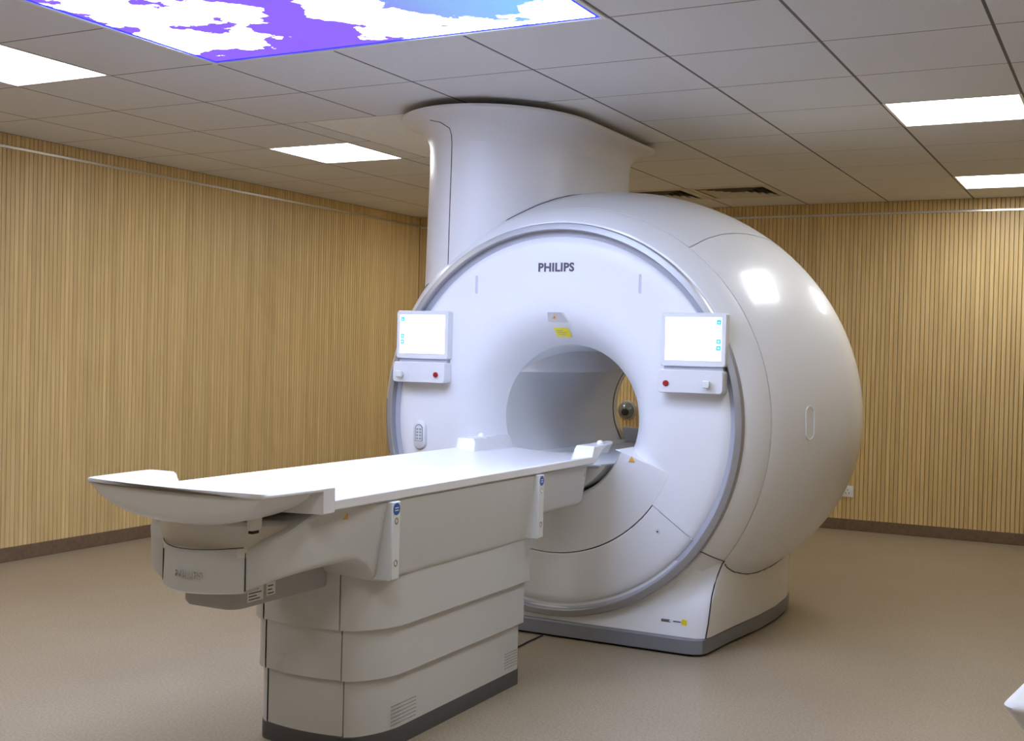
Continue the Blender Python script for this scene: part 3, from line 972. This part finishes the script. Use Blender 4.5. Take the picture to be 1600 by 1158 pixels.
# nose panel: bowed front between the two joints
nose = []
for z, d in ((0.604, 0.018), (0.600, 0.006), (0.603, 0.0), (0.64, -0.004), (0.69, -0.008), (0.715, -0.010), (0.722, -0.004)):
    outer = [(0.1515 * (2 * k / 12 - 1), -1.858 - 0.078 * (1 - (2 * k / 12 - 1) ** 2) - 0.003 + (-d) * 0.5) for k in range(13)]
    zz = [z + (0.006 * (2 * k / 12 - 1) ** 2 if z > 0.7 else 0) for k in range(13)]
    inner_ = [(0.1515, -1.80), (-0.1515, -1.80)]
    nose.append([(X0 + x, y, q) for (x, y), q in zip(outer, zz)] + [(X0 + x, y, z) for x, y in inner_])
nosep = MB().loft(nose[1:]).build('nose_panel', 'couch', bed, 32)
MB().tube([(X0 + 0.150 * q, -1.8625 - 0.078 * (1 - q * q), 0.7235 + 0.006 * q * q) for q in np.linspace(-1, 1, 21)], 0.0012, 6).build('nose_joint', 'seam', bed)
for s in (-1, 1):
    MB().tube([(X0 + s * 0.1535, -1.8585, z) for z in (0.606, 0.66, 0.722)], 0.0022, 6).build('nose_joint', 'seam', bed)
em = text_mesh('embossed_lettering', 'PHILIPS', 0.030, 'couch', nosep, (X0 + 0.012, -1.9395, 0.652), (1, 0, 0), (0, 0, 1), 0.0022)
for v_ in em.data.vertices:                # wrap the raised letters round the bowed panel
    xx = v_.co.x + parent_world(nosep).x - X0
    v_.co.y += 0.078 * ((xx / 0.1515) ** 2)
# paler inner cap between nose and table top
CAPS = [(-1.45, 0.285), (-1.55, 0.278), (-1.65, 0.262), (-1.72, 0.248), (-1.78, 0.230), (-1.82, 0.205), (-1.85, 0.170), (-1.875, 0.130), (-1.90, 0.085), (-1.912, 0.03)]
MB().loft([[(X0 + x, y, z) for x, z in ((w_, 0.70), (w_ + 0.004, 0.79), (w_ * 0.9, 0.80), (-w_ * 0.9, 0.80), (-w_ - 0.004, 0.79), (-w_, 0.70))] for y, w_ in CAPS]).build('inner_cap', 'couch_light', bed, 32)
# under tray with a white type plate
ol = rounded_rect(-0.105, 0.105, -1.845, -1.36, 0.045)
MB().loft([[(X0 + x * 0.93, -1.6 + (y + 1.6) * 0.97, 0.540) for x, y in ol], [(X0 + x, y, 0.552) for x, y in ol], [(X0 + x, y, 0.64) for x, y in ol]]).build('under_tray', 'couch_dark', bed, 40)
pl = MB().box(X0 + 0.1045, X0 + 0.1062, -1.79, -1.72, 0.556, 0.598).build('type_plate', 'label_white', bed)
for k in range(4):
    MB().box(X0 + 0.1060, X0 + 0.1066, -1.785, (-1.735, -1.75, -1.728, -1.742)[k], 0.561 + 0.009 * k, 0.5645 + 0.009 * k).build('plate_print', 'logo', pl)
pl = MB().box(X0 + 0.1045, X0 + 0.1062, -1.705, -1.665, 0.562, 0.600).build('type_plate', 'label_white', bed)
for k in range(3):
    MB().box(X0 + 0.1060, X0 + 0.1066, -1.700, (-1.672, -1.68, -1.675)[k], 0.566 + 0.011 * k, 0.570 + 0.011 * k).build('plate_print', 'logo', pl)
# warning triangles on the flank
def flank_x(Y, z):
    ys = [s[0] for s in UB][::-1]
    f = lambda k: float(np.interp(Y, ys, [s[k] for s in UB][::-1]))
    wb, wt, zb, zt = f(1), f(2), f(3), f(4)
    return X0 + wb + (wt - wb) * (z - zb) / (zt - zb)
def flank_tri(Y, z, s, name='pinch_warning'):
    pts = [(flank_x(Y + dy, z + dz) + 0.0008, Y + dy, z + dz) for dy, dz in ((-s / 2, -s * 0.4), (s / 2, -s * 0.4), (s * 0.25, s * 0.46))]
    MB().loft([pts, [(x - 0.002, y, zz) for x, y, zz in pts]]).build(name, 'orange', bed, 20)
flank_tri(-1.585, 0.800, 0.026)
flank_tri(0.135, 0.785, 0.022)
# accessory rails on both flanks
for s in (1, -1):
    for yc in (-1.378, -0.362):
        xo = 0.342
        prof = [(0.300, 0.826), (xo, 0.826), (xo, 0.586), (0.338, 0.580), (0.270, 0.580)]
        rings = [[(X0 + s * x, yc + dy, z) for x, z in prof] for dy in (-0.0225, 0.0225)]
        r_ = MB().loft(rings).build('accessory_rail', 'rail_white', bed, 30, 0.003)
        MB().loft([[(X0 + s * (xo + dx), yc + q * 0.019 * math.cos(2 * PI * k / 20), 0.803 + q * 0.019 * math.sin(2 * PI * k / 20)) for k in range(20)] for q, dx in ((1, -0.001), (1, 0.0008))]).build('round_sticker', 'blue_dot', r_)
        for dz in (-0.004, 0.004):
            MB().box(X0 + s * (xo + 0.001) - 0.0005, X0 + s * (xo + 0.001) + 0.0005, yc - 0.010, yc + 0.010, 0.8015 + dz, 0.8045 + dz).build('sticker_print', 'label_white', r_)
        for z in (0.766, 0.635):
            MB().loft([[(X0 + s * (xo + dx), yc + q * 0.011 * math.cos(2 * PI * k / 16), z + q * 0.011 * math.sin(2 * PI * k / 16)) for k in range(16)] for q, dx in ((1, -0.001), (1, 0.001), (0.6, 0.001), (0.5, -0.0005))]).build('screw', 'chrome', r_)

# table top: cross sections along Y, same point count, head wings and foot wings raised
def top_sec(Y, kind, hw=0.332, bow=0.0, bowl=0.0, hollow=1.0, block=0.0):
    """closed cross section in X-Z. kind: 'main' or 'wing'"""
    pts = []
    xs = [-1, -0.95, -0.90, -0.86, -0.82, -0.78, -0.75, -0.72, -0.69, -0.66, -0.58, -0.45, -0.30, -0.12]
    xs = xs + [-v for v in xs[::-1]]
    if kind == 'main':
        top = [(-hw, 0.858), (-hw + 0.004, 0.862)] + [(x * (hw - 0.010), 0.838 + 0.022 * abs(x) ** 2.5) for x in xs] + [(hw - 0.004, 0.862), (hw, 0.858)]
        bot = [(hw, 0.834), (hw - 0.006, 0.829)] + [(x * (hw - 0.02), 0.826) for x in xs[::-1]] + [(-hw + 0.006, 0.829), (-hw, 0.834)]
    else:
        zr = 0.905
        def S(q, q0, q1):
            t = min(1, max(0, (q - q0) / (q1 - q0)))
            return t * t * (3 - 2 * t)
        def zt(x):
            q = abs(x) * (hw - 0.01)
            lo = 0.838 + 0.012 * (q / 0.25) ** 2
            z = lo + (zr - lo) * S(q, 0.232, 0.250)
            return zr + (z - zr) * hollow
        top = [(-hw, zr - 0.004), (-hw + 0.004, zr)] + [(x * (hw - 0.010), zt(x)) for x in xs] + [(hw - 0.004, zr), (hw, zr - 0.004)]
        zo = zr - 0.012 - (zr - 0.012 - 0.829) * block
        def zb(x):
            q = abs(x) * (hw - 0.02)
            shape = max(0.0, 1 - (q / 0.315) ** 2.6) ** 0.6
            zc = min(zo, zr - 0.012 - (zr - 0.012 - 0.797) * bowl)
            return zo - (zo - zc) * shape
        bot = [(hw, zo + 0.003), (hw - 0.004, zo)] + [(x * (hw - 0.02), zb(x)) for x in xs[::-1]] + [(-hw + 0.004, zo), (-hw, zo + 0.003)]
    return [(X0 + x, Y - bow * (1 - (x / hw) ** 2), z) for x, z in top + bot]
secs = [top_sec(-1.995, 'wing', 0.318, 0.030, 0.0, 0.0), top_sec(-1.990, 'wing', 0.326, 0.030, 0.0, 0.0), top_sec(-1.987, 'wing', 0.328, 0.030, 0.0, 0.0), top_sec(-1.985, 'wing', 0.329, 0.030, 0.50, 0.0), top_sec(-1.978, 'wing', 0.332, 0.030, 0.74, 0.0), top_sec(-1.962, 'wing', 0.336, 0.029, 0.90, 0.0),
        top_sec(-1.945, 'wing', 0.338, 0.026, 0.97, 0.0), top_sec(-1.93, 'wing', 0.340, 0.024, 1.0, 0.3), top_sec(-1.91, 'wing', 0.342, 0.018, 1.0, 0.85), top_sec(-1.89, 'wing', 0.344, 0.010, 1.0, 1.0), top_sec(-1.83, 'wing', 0.350, 0, 0.98, 1.0),
        top_sec(-1.79, 'wing', 0.353, 0, 0.9, 1.0), top_sec(-1.772, 'wing', 0.354, 0, 0.8, 1.0), top_sec(-1.770, 'wing', 0.354, 0, 0.72, 1.0, 1.0), top_sec(-1.722, 'wing', 0.356, 0, 0.72, 1.0, 1.0), top_sec(-1.714, 'wing', 0.352, 0, 0.72, 1.0, 1.0), top_sec(-1.704, 'main')]
secs += [top_sec(y, 'main') for y in (-1.4, -1.0, -0.5, 0.0, 0.136)]
secs += [top_sec(0.150, 'wing', 0.335, 0, 0.72, 1.0, 1.0), top_sec(0.170, 'wing', 0.335, 0, 0.72, 1.0, 0.9), top_sec(0.22, 'wing', 0.330, 0, 0.72, 1.0, 0.45), top_sec(0.27, 'wing', 0.324, 0, 0.72, 1.0, 0.15), top_sec(0.33, 'wing', 0.315, 0, 0.72, 1.0, 0.0), top_sec(0.40, 'wing', 0.303, 0, 0.72), top_sec(0.46, 'wing', 0.289, 0, 0.72), top_sec(0.485, 'wing', 0.277, 0, 0.72), top_sec(0.492, 'wing', 0.265, 0, 0.72)]
top = MB().loft(secs).build('table_top', 'top_white', bed, 38)
for s in (-1, 1):
    for y in (0.30,):
        kx_ = X0 + s * 0.296
        MB().loft([[(kx_ + r * math.cos(2 * PI * k / 14), y + r * math.sin(2 * PI * k / 14), z) for k in range(14)] for r, z in ((0.016, 0.903), (0.016, 0.910), (0.011, 0.917), (0.004, 0.920))]).build('strap_stud', 'top_white', top, 50)
# catch under the head end
MB().loft([[(X0 + x, y, z) for x, y in ((0.184, -1.895), (0.206, -1.895), (0.206, -1.85), (0.184, -1.85))] for z in (0.784, 0.84)]).build('catch', 'couch_light', bed, 30, 0.006)
MB().box(X0 + 0.188, X0 + 0.202, -1.890, -1.862, 0.776, 0.784).build('catch_foot', 'black', bed, 30)

# ------------------------------------------------------------------ small things
sx_, sz_ = -0.235, 0.295
t = thing('wall_socket', 'small white wall socket low on the back slat wall behind the scanner', 'socket', (sx_, YB, sz_))
ol = rounded_rect(sx_ - 0.043, sx_ + 0.043, sz_ - 0.043, sz_ + 0.043, 0.006)
MB().loft([[(x, YB, z) for x, z in ol], [(x, YB - 0.008, z) for x, z in ol], [(sx_ + (x - sx_) * 0.95, YB - 0.010, sz_ + (z - sz_) * 0.95) for x, z in ol]]).build('plate', 'label_white', t)
for dx, dz in ((-0.012, -0.012), (0.012, -0.012), (0, 0.012)):
    MB().box(sx_ + dx - 0.002, sx_ + dx + 0.002, YB - 0.0108, YB - 0.009, sz_ + dz - 0.006, sz_ + dz + 0.006).build('slot', 'black', t)

bx_, bz_ = -2.045, 0.83
t = thing('dome_camera', 'dark grey dome on the back slat wall seen through the bore', 'dome', (bx_, YB, bz_))
MB().loft([[(bx_ + r * math.cos(2 * PI * k / 32), YB - d, bz_ + r * math.sin(2 * PI * k / 32)) for k in range(32)] for r, d in ((0.078, 0), (0.078, 0.02), (0.074, 0.03))]).build('mount', 'channel', t)
MB().loft([[(bx_ + 0.070 * math.cos(f) * math.cos(2 * PI * k / 32), YB - 0.03 - 0.065 * math.sin(f), bz_ + 0.070 * math.cos(f) * math.sin(2 * PI * k / 32)) for k in range(32)] for f in [PI / 2 * q / 8 for q in range(8)]]).build('dome', 'dome', t, 60)
MB().loft([[(bx_ + 0.012 + r * math.cos(2 * PI * k / 20), YB - d, bz_ - 0.01 + r * math.sin(2 * PI * k / 20)) for k in range(20)] for r, d in ((0.030, 0.080), (0.028, 0.097), (0.014, 0.101))]).build('lens', 'black', t, 50)

cab = MB().tube([(-0.62, -0.31, 0.004), (-0.66, -0.10, 0.004), (-0.682, 0.10, 0.004), (-0.690, 0.26, 0.004), (-0.690, 0.41, 0.004)], 0.004, 8).build('floor_cable', 'rubber')
tag(cab, 'thin dark cable on the floor between couch pedestal and scanner base', 'cable')

# sheet covered trolley at the right edge of the view
tx0, tx1, ty0, ty1 = 1.452, 2.06, -1.850, 0.02
t = thing('stretcher_trolley', 'white sheet covered trolley at the right, beside the couch', 'trolley', (tx0, ty0, 0))
def pad(d, z, r=0.05):
    return [(x, y, z) for x, y in rounded_rect(tx0 + d, tx1 - d, ty0 + d, ty1 - d, r, 6)]
MB().loft([pad(0.165, 0.315, 0.03), pad(0.16, 0.32, 0.03), pad(0.115, 0.40, 0.035), pad(0.075, 0.465, 0.035), pad(0.038, 0.530, 0.035), pad(0.010, 0.578, 0.035), pad(0.002, 0.590, 0.035), pad(0.0, 0.596, 0.035), pad(0.004, 0.602, 0.035), pad(0.02, 0.605, 0.03), pad(0.12, 0.606, 0.02)]).build('sheet', 'sheet', t, 60)
MB().box(tx0 + 0.15, tx1 - 0.15, ty0 + 0.15, ty1 - 0.15, 0.28, 0.318).build('deck', 'chrome', t, 30, 0.01)
for lx in (tx0 + 0.18, tx1 - 0.18):
    for ly in (ty0 + 0.22, ty1 - 0.22):
        lg = MB().tube([(lx, ly, 0.30), (lx, ly, 0.11)], 0.018, 12).build('leg', 'chrome', t)
        MB().loft([[(lx + dx, ly + 0.055 * math.cos(2 * PI * k / 20), 0.055 + 0.055 * math.sin(2 * PI * k / 20)) for k in range(20)] for dx in (-0.014, 0.014)]).build('castor', 'rubber', lg, 40)
        MB().box(lx - 0.022, lx + 0.022, ly - 0.02, ly + 0.02, 0.075, 0.118).build('fork', 'chrome', lg)
t.rotation_euler = (0, 0, -math.radians(7.3))
